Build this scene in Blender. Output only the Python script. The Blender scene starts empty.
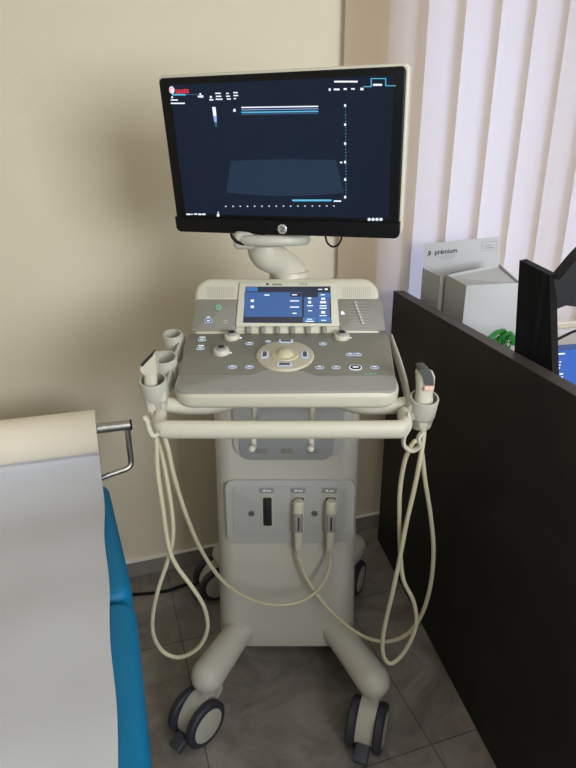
import bpy, bmesh, math, random
from mathutils import Vector, Matrix
random.seed(4)
S = bpy.context.scene
COL = S.collection
PI = math.pi
# ------------------------------------------------------------------ camera
CAM_H, F_PX, PITCH = 1.5, 577.0, math.radians(20.3)
cd = bpy.data.cameras.new('camera'); cam = bpy.data.objects.new('camera', cd); COL.objects.link(cam)
cam.location = (0, 0, CAM_H); cam.rotation_euler = (PI/2 - PITCH, 0, 0)
cd.sensor_fit = 'VERTICAL'; cd.sensor_height = 24; cd.lens = F_PX/768*24; cd.clip_start = .02
S.camera = cam
O = Vector((0, 0, CAM_H))
def ray(px, py):
    x = (px-288)/F_PX; y = (py-384)/F_PX
    return Vector((x, math.cos(PITCH)-y*math.sin(PITCH), -math.sin(PITCH)-y*math.cos(PITCH)))
def at(px, py, Y):
    d = ray(px, py); return O + d*(Y/d.y)
def atz(px, py, z):
    d = ray(px, py); return O + d*((z-CAM_H)/d.z)
def on_plane(px, py, M):
    """local (u, v) on the plane z=0 of frame M"""
    n = M.to_3x3() @ Vector((0, 0, 1)); p = M.translation; d = ray(px, py)
    return M.inverted() @ (O + d*((p-O).dot(n)/d.dot(n)))

WA = math.radians(18.6); P0 = Vector((-.62, 1.87, 0))
MW = Matrix.Translation(P0) @ Matrix.Rotation(WA, 4, 'Z')          # local x along the wall, -y into the room

# ------------------------------------------------------------------ materials
def lin(c):
    return tuple(((v/12.92) if v <= .04045 else ((v+.055)/1.055)**2.4) for v in c)
def rgb(h):
    h = h.lstrip('#'); return lin(tuple(int(h[i:i+2], 16)/255 for i in (0, 2, 4)))
def mat(name, col, rough=.5, metal=0, emit=None, es=0, bump=None, var=None, spec=.5, trans=0):
    m = bpy.data.materials.new(name); m.use_nodes = True
    nt = m.node_tree; b = nt.nodes['Principled BSDF']
    c = rgb(col) if isinstance(col, str) else col
    b.inputs['Base Color'].default_value = (*c, 1); b.inputs['Roughness'].default_value = rough
    b.inputs['Metallic'].default_value = metal; b.inputs['Specular IOR Level'].default_value = spec
    if emit:
        b.inputs['Emission Color'].default_value = (*rgb(emit), 1); b.inputs['Emission Strength'].default_value = es
    tc = None
    def coords():
        return nt.nodes.new('ShaderNodeTexCoord').outputs['Object']
    if var:   # (scale, second colour, contrast)
        n = nt.nodes.new('ShaderNodeTexNoise'); n.inputs['Scale'].default_value = var[0]; n.inputs['Detail'].default_value = 6
        nt.links.new(coords(), n.inputs['Vector'])
        r = nt.nodes.new('ShaderNodeValToRGB'); r.color_ramp.elements[0].position = .5-var[2]; r.color_ramp.elements[1].position = .5+var[2]
        r.color_ramp.elements[0].color = (*c, 1); r.color_ramp.elements[1].color = (*rgb(var[1]), 1)
        nt.links.new(n.outputs['Fac'], r.inputs['Fac']); nt.links.new(r.outputs['Color'], b.inputs['Base Color'])
    if bump:  # (scale, strength)
        n = nt.nodes.new('ShaderNodeTexNoise'); n.inputs['Scale'].default_value = bump[0]; n.inputs['Detail'].default_value = 4
        nt.links.new(coords(), n.inputs['Vector'])
        bp = nt.nodes.new('ShaderNodeBump'); bp.inputs['Strength'].default_value = bump[1]; bp.inputs['Distance'].default_value = .004
        nt.links.new(n.outputs['Fac'], bp.inputs['Height']); nt.links.new(bp.outputs['Normal'], b.inputs['Normal'])
    return m
def glow(name, col, st=1.0):
    return mat(name, '#050505', .4, emit=col, es=st)
M = dict(
    wall=mat('wall_paint', '#cfc6b0', .9, bump=(220, .12)),
    ceil=mat('ceiling_paint', '#e6e2d8', .9),
    white=mat('white_paint', '#e4e2dc', .5),
    cream=mat('cream_plastic', '#bfbcab', .42, bump=(400, .04)),
    cream2=mat('pale_grey_plastic', '#adaca0', .45, bump=(400, .04)),
    bodyp=mat('body_plastic', '#b9b7ac', .5, bump=(500, .05)),
    plate=mat('grey_plate', '#aeafac', .5),
    plate2=mat('dark_grey_plate', '#8d8f8e', .5),
    deck=mat('deck_grey', '#78766c', .5),
    wrist=mat('wrist_rest_grey', '#8d8c85', .55),
    black=mat('black_plastic', '#08090b', .55, spec=.2),
    bezel=mat('glossy_black', '#0b0c0f', .35, spec=.25),
    rubber=mat('dark_rubber', '#2b2c33', .6),
    pedal=mat('pedal_grey', '#383b44', .55),
    slot=mat('dark_slot', '#1c1d1e', .5),
    knobd=mat('knob_dark', '#55544c', .4),
    cable=mat('cable_cream', '#b9b498', .5),
    steel=mat('brushed_steel', '#b4b4b2', .3, metal=1, bump=(300, .1)),
    blue=mat('blue_vinyl', '#06709e', .5, bump=(600, .15), spec=.3),
    paper=mat('couch_paper', '#bfc1c6', .85, bump=(14, .35)), paper_lit=mat('couch_paper_lit', '#e3dac8', .85, bump=(10, .15)),  # roll: same paper, warmer and lighter, with the light on it put into colour
    sheet=mat('white_paper', '#b6b8ba', .8),
    card=mat('white_cardboard', '#b4b7b7', .7),
    dark=mat('dark_stone_laminate', '#191715', .55, var=(7, '#2a2724', .22), bump=(30, .08), spec=.3),
    edge=mat('dark_edge_band', '#3a3632', .5),
    desk=mat('desk_top', '#c9c6c0', .5),
    leaf=mat('green_leaf', '#2f7d32', .5),
    pot=mat('plant_pot', '#a3a19b', .6),
    bluebox=mat('blue_carton', '#1f55a8', .5),
    text=mat('black_ink', '#16181a', .7), grey_ink=mat('grey_ink', '#8a8c8c', .7), white_ink=mat('white_ink', '#e8eef2', .6),
    pink=mat('pinkish_label', '#d8b3a0', .6),
    tank=mat('trackball_ivory', '#bcb596', .3), ring=mat('ring_beige', '#b5b09b', .45),
    softk=mat('soft_key_grey', '#7b7c72', .5), silver=mat('silver_badge', '#c9c9c9', .35, metal=.6),
    g_pale=glow('glow_pale_blue', '#c3d6f5', .85), g_white=glow('glow_white', '#eef6ff', 1.1), g_blue=glow('glow_blue', '#9fc4ff', .85), g_cyan=glow('glow_cyan', '#66c8f0', .9),
    g_green=glow('glow_green', '#59d39a', .8), g_red=glow('glow_red', '#ff3b52', 1.0), g_dim=glow('glow_dim_blue', '#3f6f9a', .6),
    g_panel=glow('glow_panel_blue', '#315f9f', .95), g_panel2=glow('glow_panel_light', '#2f6fb4', 1.0), g_navy=glow('glow_navy', '#0b1a3a', .8),
)
def slats_material():
    m = bpy.data.materials.new('blind_fabric'); m.use_nodes = True; nt = m.node_tree; b = nt.nodes['Principled BSDF']
    b.inputs['Base Color'].default_value = (*rgb('#c8b393'), 1); b.inputs['Roughness'].default_value = .9
    t = nt.nodes.new('ShaderNodeBsdfTranslucent'); t.inputs['Color'].default_value = (*rgb('#f0f2f8'), 1)
    x = nt.nodes.new('ShaderNodeMixShader'); x.inputs[0].default_value = .55
    w = nt.nodes.new('ShaderNodeTexWave'); w.inputs['Scale'].default_value = 160; w.bands_direction = 'Z'
    tc = nt.nodes.new('ShaderNodeTexCoord'); nt.links.new(tc.outputs['Object'], w.inputs['Vector'])
    bp = nt.nodes.new('ShaderNodeBump'); bp.inputs['Strength'].default_value = .05; bp.inputs['Distance'].default_value = .002
    nt.links.new(w.outputs['Fac'], bp.inputs['Height']); nt.links.new(bp.outputs['Normal'], b.inputs['Normal'])
    nt.links.new(b.outputs[0], x.inputs[1]); nt.links.new(t.outputs[0], x.inputs[2])
    nt.links.new(x.outputs[0], nt.nodes['Material Output'].inputs['Surface'])
    return m
M['slat'] = slats_material()
def floor_material():
    m = bpy.data.materials.new('stone_floor_tiles'); m.use_nodes = True; nt = m.node_tree; b = nt.nodes['Principled BSDF']
    tc = nt.nodes.new('ShaderNodeTexCoord')
    br = nt.nodes.new('ShaderNodeTexBrick'); br.offset = 0.0; br.inputs['Scale'].default_value = 1
    br.inputs['Brick Width'].default_value = .6; br.inputs['Row Height'].default_value = .6
    br.inputs['Mortar Size'].default_value = .0022; br.inputs['Mortar Smooth'].default_value = .2
    br.inputs['Color1'].default_value = (*rgb('#86807a'), 1); br.inputs['Color2'].default_value = (*rgb('#7c7771'), 1)
    br.inputs['Mortar'].default_value = (*rgb('#57534e'), 1)
    mp = nt.nodes.new('ShaderNodeMapping'); g_ = MW.inverted() @ atz(182, 641, 0); mp.inputs['Location'].default_value = (-g_.x+1.2, -g_.y+1.2, 0)
    nt.links.new(tc.outputs['Object'], mp.inputs['Vector']); nt.links.new(mp.outputs['Vector'], br.inputs['Vector'])
    n = nt.nodes.new('ShaderNodeTexNoise'); n.inputs['Scale'].default_value = 5; n.inputs['Detail'].default_value = 8; n.inputs['Roughness'].default_value = .65; n.inputs['Distortion'].default_value = 1.2
    nt.links.new(tc.outputs['Object'], n.inputs['Vector'])
    r = nt.nodes.new('ShaderNodeValToRGB'); r.color_ramp.elements[0].position = .3; r.color_ramp.elements[1].position = .72
    r.color_ramp.elements[0].color = (.5, .49, .48, 1); r.color_ramp.elements[1].color = (1.35, 1.33, 1.3, 1)
    nt.links.new(n.outputs['Fac'], r.inputs['Fac'])
    mx = nt.nodes.new('ShaderNodeMix'); mx.data_type = 'RGBA'; mx.blend_type = 'MULTIPLY'; mx.inputs[0].default_value = 1
    nt.links.new(br.outputs['Color'], mx.inputs[6]); nt.links.new(r.outputs['Color'], mx.inputs[7])
    nt.links.new(mx.outputs[2], b.inputs['Base Color']); b.inputs['Roughness'].default_value = .5
    return m
M['floor'] = floor_material()
M['skirt'] = mat('stone_skirting', '#77716b', .5, var=(9, '#8f8983', .25))
def glass_material():
    """thin window pane: clear with a faint surface reflection"""
    m = bpy.data.materials.new('window_glass'); m.use_nodes = True; nt = m.node_tree
    t = nt.nodes.new('ShaderNodeBsdfTransparent'); g = nt.nodes.new('ShaderNodeBsdfGlossy'); g.inputs['Roughness'].default_value = .02
    x = nt.nodes.new('ShaderNodeMixShader'); x.inputs[0].default_value = .08
    nt.links.new(t.outputs[0], x.inputs[1]); nt.links.new(g.outputs[0], x.inputs[2]); nt.links.new(x.outputs[0], nt.nodes['Material Output'].inputs['Surface'])
    return m
M['glass'] = glass_material()
def screen_material():
    """lit navy screen, slightly brighter in the middle, object coordinates of the panel"""
    m = bpy.data.materials.new('lit_screen'); m.use_nodes = True; nt = m.node_tree; b = nt.nodes['Principled BSDF']
    b.inputs['Base Color'].default_value = (.003, .004, .006, 1); b.inputs['Roughness'].default_value = .3; b.inputs['Specular IOR Level'].default_value = .2
    tc = nt.nodes.new('ShaderNodeTexCoord'); g = nt.nodes.new('ShaderNodeTexGradient'); g.gradient_type = 'SPHERICAL'
    mp = nt.nodes.new('ShaderNodeMapping'); mp.inputs['Scale'].default_value = (2.6, 2.6, 2.6)
    nt.links.new(tc.outputs['Object'], mp.inputs['Vector']); nt.links.new(mp.outputs[0], g.inputs[0])
    r = nt.nodes.new('ShaderNodeValToRGB'); r.color_ramp.elements[0].color = (*rgb('#101d34'), 1); r.color_ramp.elements[1].color = (*rgb('#14233a'), 1)
    nt.links.new(g.outputs['Fac'], r.inputs['Fac']); nt.links.new(r.outputs['Color'], b.inputs['Emission Color'])
    b.inputs['Emission Strength'].default_value = .7
    return m
M['screen'] = screen_material()

# ------------------------------------------------------------------ mesh helpers
def frame(o, x, y):
    x = Vector(x).normalized(); y = Vector(y); z = x.cross(y).normalized(); y = z.cross(x)
    m = Matrix((x, y, z)).transposed().to_4x4(); m.translation = Vector(o); return m
def T(x, y, z): return Matrix.Translation((x, y, z))
def Rz(a): return Matrix.Rotation(a, 4, 'Z')
def Rx(a): return Matrix.Rotation(a, 4, 'X')
def Ry(a): return Matrix.Rotation(a, 4, 'Y')
I4 = Matrix.Identity(4)
def merge(dst, src, mx=I4, mi=0):
    vm = {}
    for v in src.verts: vm[v] = dst.verts.new(mx @ v.co)
    for f in src.faces:
        try:
            nf = dst.faces.new([vm[v] for v in f.verts]); nf.material_index = mi or f.material_index
        except ValueError: pass
    src.free()
def box(bm, c, s, mx=I4, r=0, seg=3, mi=0):
    t = bmesh.new(); bmesh.ops.create_cube(t, size=1)
    bmesh.ops.scale(t, vec=s, verts=t.verts)
    if r: bmesh.ops.bevel(t, geom=t.edges[:], offset=r, segments=seg, profile=.5, affect='EDGES')
    bmesh.ops.translate(t, vec=c, verts=t.verts); merge(bm, t, mx, mi)
def rr(w, h, r, n=6, c=(0, 0)):
    """rounded rectangle outline, r may be a 4-tuple (bl, br, tr, tl)"""
    if not isinstance(r, (tuple, list)): r = (r,)*4
    pts = []
    for (sx, sy, a0, rad) in ((-1, -1, PI, r[0]), (1, -1, 1.5*PI, r[1]), (1, 1, 0, r[2]), (-1, 1, .5*PI, r[3])):
        cx, cy = sx*(w/2-rad), sy*(h/2-rad)
        for k in range(n+1):
            a = a0 + k/n*PI/2; pts.append((c[0]+cx+rad*math.cos(a), c[1]+cy+rad*math.sin(a)))
    return pts
def ell(rx, ry, c=(0, 0), n=24): return [(c[0]+rx*math.cos(2*PI*k/n), c[1]+ry*math.sin(2*PI*k/n)) for k in range(n)]
def prism(bm, pts, z0, z1, mx=I4, bev=0, seg=2, mi=0, bot=False):
    """extrude outline from z0 to z1, rounding the top rim (and bottom when bot)"""
    n = len(pts); cx = sum(p[0] for p in pts)/n; cy = sum(p[1] for p in pts)/n
    def inset(d):
        out = []
        for i in range(n):
            a, b, c = pts[i-1], pts[i], pts[(i+1) % n]
            t = Vector((c[0]-a[0], c[1]-a[1]))
            if t.length < 1e-9: t = Vector((1, 0))
            t.normalize(); out.append((b[0]-t.y*d, b[1]+t.x*d))
        return out
    rings = []
    if bev and bot:
        for k in range(seg+1):
            a = k/seg*PI/2; rings.append((inset(bev*(1-math.sin(a))), z0+bev*(1-math.cos(a))))
    else: rings.append((pts, z0))
    if bev:
        for k in range(seg+1):
            a = k/seg*PI/2; rings.append((inset(bev*(1-math.cos(a))), z1-bev*(1-math.sin(a))))
    else: rings.append((pts, z1))
    loops = [[bm.verts.new(mx @ Vector((x, y, z))) for x, y in p] for p, z in rings]
    fs = []
    for A, B in zip(loops, loops[1:]):
        for i in range(n):
            fs.append(bm.faces.new((A[i], A[(i+1) % n], B[(i+1) % n], B[i])))
    fs.append(bm.faces.new(loops[-1])); fs.append(bm.faces.new(loops[0][::-1]))
    for f in fs: f.material_index = mi
def loft(bm, loops, cap=True, mi=0):
    L = [[bm.verts.new(p) for p in lp] for lp in loops]; n = len(L[0]); fs = []
    for A, B in zip(L, L[1:]):
        for i in range(n): fs.append(bm.faces.new((A[i], A[(i+1) % n], B[(i+1) % n], B[i])))
    if cap: fs.append(bm.faces.new(L[-1])); fs.append(bm.faces.new(L[0][::-1]))
    for f in fs: f.material_index = mi
def lathe(bm, prof, mx=I4, n=28, mi=0, cap=True):
    loft(bm, [[mx @ Vector((r*math.cos(2*PI*k/n), r*math.sin(2*PI*k/n), z)) for k in range(n)] for r, z in prof], cap, mi)
def spline(P, n=8):
    P = [Vector(p) for p in P]; out = []
    for i in range(len(P)-1):
        p0 = P[i-1] if i else P[0]*2-P[1]; p1, p2 = P[i], P[i+1]; p3 = P[i+2] if i+2 < len(P) else P[-1]*2-P[-2]
        for k in range(n):
            t = k/n
            out.append(.5*((2*p1)+(p2-p0)*t+(2*p0-5*p1+4*p2-p3)*t*t+(3*p1-p0-3*p2+p3)*t**3))
    out.append(P[-1]); return out
def tube(bm, P, r, n=10, smooth=0, mi=0, ref=(0, 0, 1), r2=None, rounded=False):
    """sweep; r number or list per control point; r2 = half-height along ref"""
    if smooth:
        if isinstance(r, (list, tuple)):
            rr_ = []
            for i in range(len(r)-1): rr_ += [r[i]+(r[i+1]-r[i])*k/smooth for k in range(smooth)]
            r = rr_+[r[-1]]
        P = spline(P, smooth)
    P = [Vector(p) for p in P]; ref = Vector(ref); loops = []; side_prev = None
    def R(i): return r[i] if isinstance(r, (list, tuple)) else r
    st = []
    for i in range(len(P)):
        t = (P[min(i+1, len(P)-1)]-P[max(i-1, 0)]).normalized()
        s = t.cross(ref)
        if side_prev is not None:
            s = side_prev - t*side_prev.dot(t) if r2 is None else s
        if s.length < 1e-4: s = t.orthogonal()
        s.normalize()
        if side_prev is not None and s.dot(side_prev) < 0: s = -s
        side_prev = s; u = s.cross(t); st.append((P[i], s, u, t, R(i)))
    if rounded:
        def cap(st0, sg):
            p, s, u, t, q = st0; return [(p+t*sg*q*math.sin(a), s, u, t, max(q*math.cos(a), q*.05)) for a in [k/5*PI/2 for k in range(1, 6)]]
        st = cap(st[0], -1)[::-1] + st + cap(st[-1], 1)
    for p, s, u, t, q in st:
        q2 = r2*(q/R(0)) if r2 else q
        loops.append([p+s*q*math.cos(2*PI*k/n)+u*q2*math.sin(2*PI*k/n) for k in range(n)])
    loft(bm, loops, True, mi)
def sphere(bm, c, r, mx=I4, mi=0, sc=(1, 1, 1), n=16):
    t = bmesh.new(); bmesh.ops.create_uvsphere(t, u_segments=n, v_segments=n//2+2, radius=r)
    bmesh.ops.scale(t, vec=sc, verts=t.verts); bmesh.ops.translate(t, vec=c, verts=t.verts); merge(bm, t, mx, mi)
def text(bm, s, size, mx, depth=.0004, bold=0, mi=0, align='CENTER', sx=1):
    cu = bpy.data.curves.new('tmp', 'FONT'); cu.body = s; cu.size = size; cu.extrude = depth/2; cu.offset = bold
    cu.align_x = align; cu.align_y = 'CENTER'; cu.resolution_u = 3
    ob = bpy.data.objects.new('tmp', cu); COL.objects.link(ob)
    dg = bpy.context.evaluated_depsgraph_get(); me = bpy.data.meshes.new_from_object(ob.evaluated_get(dg))
    t = bmesh.new(); t.from_mesh(me); bmesh.ops.scale(t, vec=(sx, 1, 1), verts=t.verts)
    merge(bm, t, mx, mi); bpy.data.objects.remove(ob); bpy.data.curves.remove(cu); bpy.data.meshes.remove(me)
def obj(name, bm, m, parent=None, world=True, label=None, smooth=35, loc=None):
    """link bm as one object; world=True: verts are given in world space, shifted to the parent root's origin"""
    bmesh.ops.recalc_face_normals(bm, faces=bm.faces[:])
    if parent is not None and world:
        root = parent
        off = Vector((0, 0, 0))
        while root is not None: off += root.location; root = root.parent
        bmesh.ops.translate(bm, vec=-off, verts=bm.verts)
    if loc is not None:
        off = Vector((0, 0, 0)); root = parent
        while root is not None: off += root.location; root = root.parent
        l = Vector(loc)-off
        if world: bmesh.ops.translate(bm, vec=-l, verts=bm.verts)
    me = bpy.data.meshes.new(name); bm.to_mesh(me); bm.free()
    for mm in (m if isinstance(m, (list, tuple)) else [m]): me.materials.append(mm)
    o = bpy.data.objects.new(name, me); COL.objects.link(o)
    if smooth:
        for p in me.polygons: p.use_smooth = True
        me.set_sharp_from_angle(angle=math.radians(smooth))
    if parent is not None: o.parent = parent
    if loc is not None: o.location = l
    if label: o['label'] = label
    return o
def thing(name, label, cat, loc=(0, 0, 0), group=None):
    o = bpy.data.objects.new(name, None); COL.objects.link(o); o.location = loc; o.empty_display_size = .1
    tag(o, label, cat, group); return o
def tag(o, label, cat, group=None):
    o['label'] = label; o['category'] = cat
    if group: o['group'] = group
    return o
def struct(o): o['kind'] = 'structure'; return o
B = bmesh.new

# ------------------------------------------------------------------ room shell (frame aligned with the back wall)
UL, UR, VD, CH = -1.7, 2.7, 3.7, 2.65
WU0, WU1, WZ0, WZ1 = 1.03, 2.45, .86, 2.3     # window opening
def wbox(name, u0, u1, v0, v1, z0, z1, m, parent=None):
    b = B(); box(b, ((u0+u1)/2, -(v0+v1)/2, (z0+z1)/2), (u1-u0, v1-v0, z1-z0), MW); return obj(name, b, m, parent, smooth=0)
fl = B(); box(fl, ((UL+UR)/2, -VD/2, -.05), (UR-UL+.4, VD+.4, .1)); flo = obj('floor', fl, M['floor'], smooth=0); flo.matrix_world = MW; struct(flo)
struct(wbox('ceiling', UL-.2, UR+.2, -.2, VD+.2, CH, CH+.1, M['ceil']))
b = B()
for (a0, a1, c0, c1) in ((UL-.15, WU0, 0, CH), (WU1, UR+.15, 0, CH), (WU0, WU1, 0, WZ0), (WU0, WU1, WZ1, CH)):
    box(b, ((a0+a1)/2, .1, (c0+c1)/2), (a1-a0, .2, c1-c0), MW)
struct(obj('wall_back', b, M['wall'], smooth=0))
struct(wbox('wall_left', UL-.15, UL, 0, VD, 0, CH, M['wall']))
struct(wbox('wall_right', UR, UR+.15, 0, VD, 0, CH, M['wall']))
FU0, FU1, FZ0, FZ1 = .35, 1.95, 1.0, 2.25    # window in the wall opposite, behind the photographer
b = B()
for (a0, a1, c0, c1) in ((UL-.15, FU0, 0, CH), (FU1, UR+.15, 0, CH), (FU0, FU1, 0, FZ0), (FU0, FU1, FZ1, CH)):
    box(b, ((a0+a1)/2, -VD-.075, (c0+c1)/2), (a1-a0, .15, c1-c0), MW)
struct(obj('wall_front', b, M['wall'], smooth=0))
b = B(); ua, za = (FU0+FU1)/2, (FZ0+FZ1)/2
for (c, s) in (((ua, -VD-.08, FZ0+.03), (FU1-FU0, .06, .06)), ((ua, -VD-.08, FZ1-.03), (FU1-FU0, .06, .06)), ((FU0+.03, -VD-.08, za), (.06, .06, FZ1-FZ0)), ((FU1-.03, -VD-.08, za), (.06, .06, FZ1-FZ0))): box(b, c, s, MW)
struct(obj('window_2', b, M['white'], smooth=0))
b = B(); box(b, ((UL+UR)/2, -.006, .035), (UR-UL, .012, .07), MW, r=.002, seg=1); struct(obj('baseboard_back', b, M['skirt'], smooth=0))
b = B(); box(b, ((UL+UR)/2, -.007, .0725), (UR-UL, .014, .005), MW); struct(obj('trim_1', b, M['white'], smooth=0))
b = B()
uc, zc, uw, zw = (WU0+WU1)/2, (WZ0+WZ1)/2, WU1-WU0, WZ1-WZ0
for (c, s) in (((uc, .1, WZ0+.03), (uw, .06, .06)), ((uc, .1, WZ1-.03), (uw, .06, .06)), ((WU0+.03, .1, zc), (.06, .06, zw)), ((WU1-.03, .1, zc), (.06, .06, zw)), ((uc, .1, zc), (.07, .06, zw))):
    box(b, c, s, MW, r=.006, seg=1)
win = struct(obj('window_1', b, M['white'], smooth=0))
b = B(); box(b, (uc, .1, zc), (uw-.1, .006, zw-.1), MW); obj('window_pane', b, M['glass'], win, smooth=0)
b = B(); box(b, (uc, .03, WZ0+.012), (uw, .06, .024), MW, r=.004, seg=2)
struct(obj('trim_2', b, M['white'], smooth=0))

# ------------------------------------------------------------------ vertical blind
bl = thing('vertical_blind', 'cream fabric vertical blind with wide slats covering the window', 'blind', MW @ Vector((1.4, -.05, 0)))
pitch, nsl = .1405, 12
BU0 = .841
for k in range(nsl):
    u0 = BU0 + k*pitch; b = B()
    prof = [(-.034, .030), (-.008, .034), (.02, .038), (.06, .043), (.10, .047), (.14, .0485)]
    th = .0012
    loops = []
    for zz in (.885, 2.42):
        a = [MW @ Vector((u0+u, -v, zz)) for u, v in (prof if k else prof[1:])]; c = [MW @ Vector((u0+u+th*.3, -v+th, zz)) for u, v in (prof if k else prof[1:])][::-1]
        loops.append(a+c)
    loft(b, loops)
    obj('slat', b, M['slat'], bl)
b = B(); box(b, (BU0+nsl*pitch/2, -.047, 2.44), (nsl*pitch+.05, .06, .045), MW, r=.005); obj('headrail', b, M['white'], bl)

# ------------------------------------------------------------------ ultrasound machine
UM = thing('ultrasound_machine', 'cream wheeled ultrasound machine with monitor, control console and twin castors', 'medical machine', (0, 1.47, 0))
CY = 1.37                                       # front face of the column
# column
def plan(w, y0, y1, r, z, bow=.012):
    pts = rr(w, y1-y0, r, 8, (0, (y0+y1)/2)); out = []
    for x, y in pts:
        if y < (y0+y1)/2: y -= bow*(1-(2*x/w)**2)*1.0
        out.append(Vector((x-.003, y, z)))
    return out
b = B()
zs = [(.112, .35, .05), (.116, .385, .022), (.13, .408, .006), (.17, .416, 0), (.45, .402, 0), (.8, .392, 0), (.99, .39, 0), (1.03, .36, .02)]
loft(b, [plan(w, CY+.012+d, 1.66-d, min(.05, w/3), z) for z, w, d in zs])
column = obj('column', b, M['bodyp'], UM)
b = B(); prism(b, rr(.28, .18, .03, 5, (-.003, 1.54)), .075, .13, bev=.01); obj('base', b, M['slot'], UM)
MC = frame((-.003, CY+.0, 0), (1, 0, 0), (0, 0, 1))   # column face: local x right, y up, z out to the camera
def cxy(px, py): p = on_plane(px, py, MC); return p.x, p.y
def crect(x0, y0, x1, y1):
    a = cxy(x0, y0); c = cxy(x1, y1); return abs(c[0]-a[0]), abs(c[1]-a[1]), ((a[0]+c[0])/2, (a[1]+c[1])/2)
# upper recessed plate with three grey ports
w, h, c = crect(232, 398, 343, 456); b = B(); prism(b, rr(w, h, (.035, .035, .01, .01), 6, c), -.02, .003, MC, .002); p1 = obj('upper_plate', b, M['plate'], UM, label='pale grey rounded plate high on the column')
w, h, c = crect(239, 430, 333, 459); b = B(); prism(b, rr(w, h, (.03, .03, .006, .006), 6, c), 0, .007, MC, .002); obj('port_cover', b, M['plate2'], p1)
for x0 in (255.5, 281, 307):
    w, h, c = crect(x0, 447.5, x0+12, 452); b = B(); prism(b, rr(w, h, .003, 3, c), .006, .0085, MC, .0008); obj('port', b, M['deck'], p1)
# connector panel
w, h, c = crect(225, 481, 352.5, 541); b = B()
pts = rr(w, h, .022, 6, c); pts = [(x, y+(.012*(1-((x-c[0])/(w/2))**2)*(1 if y > c[1] else -1))) for x, y in pts]
prism(b, pts, -.02, .004, MC, .002); cp = obj('connector_panel', b, M['plate'], UM, label='grey plate with probe sockets')
w, h, c = crect(232, 486, 345, 535); b = B()
pts = rr(w, h, .016, 6, c); pts = [(x, y+(.009*(1-((x-c[0])/(w/2))**2)*(1 if y > c[1] else -1))) for x, y in pts]
prism(b, pts, 0, .0065, MC, .002); obj('inset_plate', b, mat('inset_grey', '#aaaba8', .5), cp)
for x0 in (267.5, 299, 330):
    w, h, c = crect(x0-7, 493, x0+7, 527.5); b = B(); prism(b, rr(w, h, .007, 5, c), .006, .008, MC, .001); obj('socket_rim', b, M['cream2'], cp)
    w, h, c = crect(x0-4.5, 496, x0+4.5, 524); b = B(); prism(b, rr(w, h, .004, 4, c), .008, .0092, MC, .0006)
    if x0 < 280:
        for k in range(9): box(b, (c[0], c[1]-h/2+h*(k+.7)/10, .0098), (w*.6, .0022, .0018), MC)
    obj('socket', b, M['slot'], cp)
    w, h, c = crect(x0-8.5, 486.5, x0+6.5, 492); b = B(); prism(b, rr(w, h, .002, 3, c), .006, .0072, MC, .0004); icon = obj('socket_icon', b, M['plate2'], cp)
    b = B(); box(b, (c[0]-.006, c[1], .0074), (.006, .005, .0006), MC); box(b, (c[0]+.006, c[1]-.001, .0074), (.012, .003, .0006), MC); obj('icon_mark', b, M['white_ink'], icon)
for x0 in (251.5, 314.5):
    x, y = cxy(x0, 512); b = B(); lathe(b, [(.0085, .006), (.0085, .009), (.006, .0105), (.0045, .009), (.0001, .009)], MC @ T(x, y, 0), 20); obj('lock_screw', b, M['knobd'], cp)
# legs and castors
def make_leg(p, q, r=.043):
    b = B(); p = Vector(p); q = Vector(q); mid = p.lerp(q, .5)
    tube(b, [p, mid, q], [r*1.0, r, r*1.1], 18, 4, rounded=True); return b
LZ = .175
HL, HR = atz(208, 675, LZ), atz(373, 680, LZ)
RL, RR_ = Vector((-.235, 1.80, .16)), Vector((.25, 1.84, .16))
legs = [((-.115, 1.46, LZ+.012), HL), ((.112, 1.46, LZ+.012), HR), ((-.12, 1.6, LZ), RL), ((.12, 1.6, LZ), RR_)]
for p, q in legs: obj('leg', make_leg(p, q), M['bodyp'], UM)
def castor(pos, ang, lock=True):
    """twin-wheel castor hanging from pos; ang = direction in plan in which the wheels trail"""
    R_, drop = .066, pos.z-.066
    mx = Matrix.Translation((pos.x, pos.y, 0)) @ Rz(ang)      # local -y trails
    b = B()
    lathe(b, [(.030, pos.z-.03), (.031, .125), (.027, .118)], mx, 20)
    prof = [(.03, .135), (.016, .132), (-.045, .128), (-.072, .112), (-.094, .082), (-.099, .05), (-.085, .03), (-.055, .035), (-.03, .06), (.0, .085), (.028, .112)]
    prof = [(p.x, p.y) for p in spline([(a, c, 0) for a, c in prof+prof[:1]], 3)][:-1]
    prism(b, prof[::-1] if False else prof, -.024, .024, mx @ Matrix(((0, 0, 1, 0), (1, 0, 0, 0), (0, 1, 0, 0), (0, 0, 0, 1))), bev=0)
    c = obj('castor', b, M['cream2'], UM)
    for s in (-1, 1):
        b = B(); w = mx @ T(s*.026, -.05, R_) @ Ry(s*PI/2)
        lathe(b, [(.047, .0), (R_-.004, .0), (R_, .004), (R_, .018), (R_-.005, .023), (.049, .024), (.048, .0225)], w, 40)
        lathe(b, [(.048, .001), (.0485, .0235), (.04, .0255), (.012, .0262), (.0001, .0262)], w, 40, mi=1)
        obj('wheel', b, [M['rubber'], M['cream2']], c, label='dark tyre with pale disc hub')
    if lock:
        b = B(); q = mx @ T(0, -.100, .036) @ Rx(math.radians(28)); box(b, (0, -.012, 0), (.038, .052, .024), q, r=.004); box(b, (0, .022, .006), (.022, .03, .014), q, r=.003)
        obj('brake_pedal', b, M['pedal'], c)
castor(HL, math.radians(-40)); castor(HR, math.radians(-20))
castor(RL, math.radians(-62)); castor(RR_, math.radians(-25), False)

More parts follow.
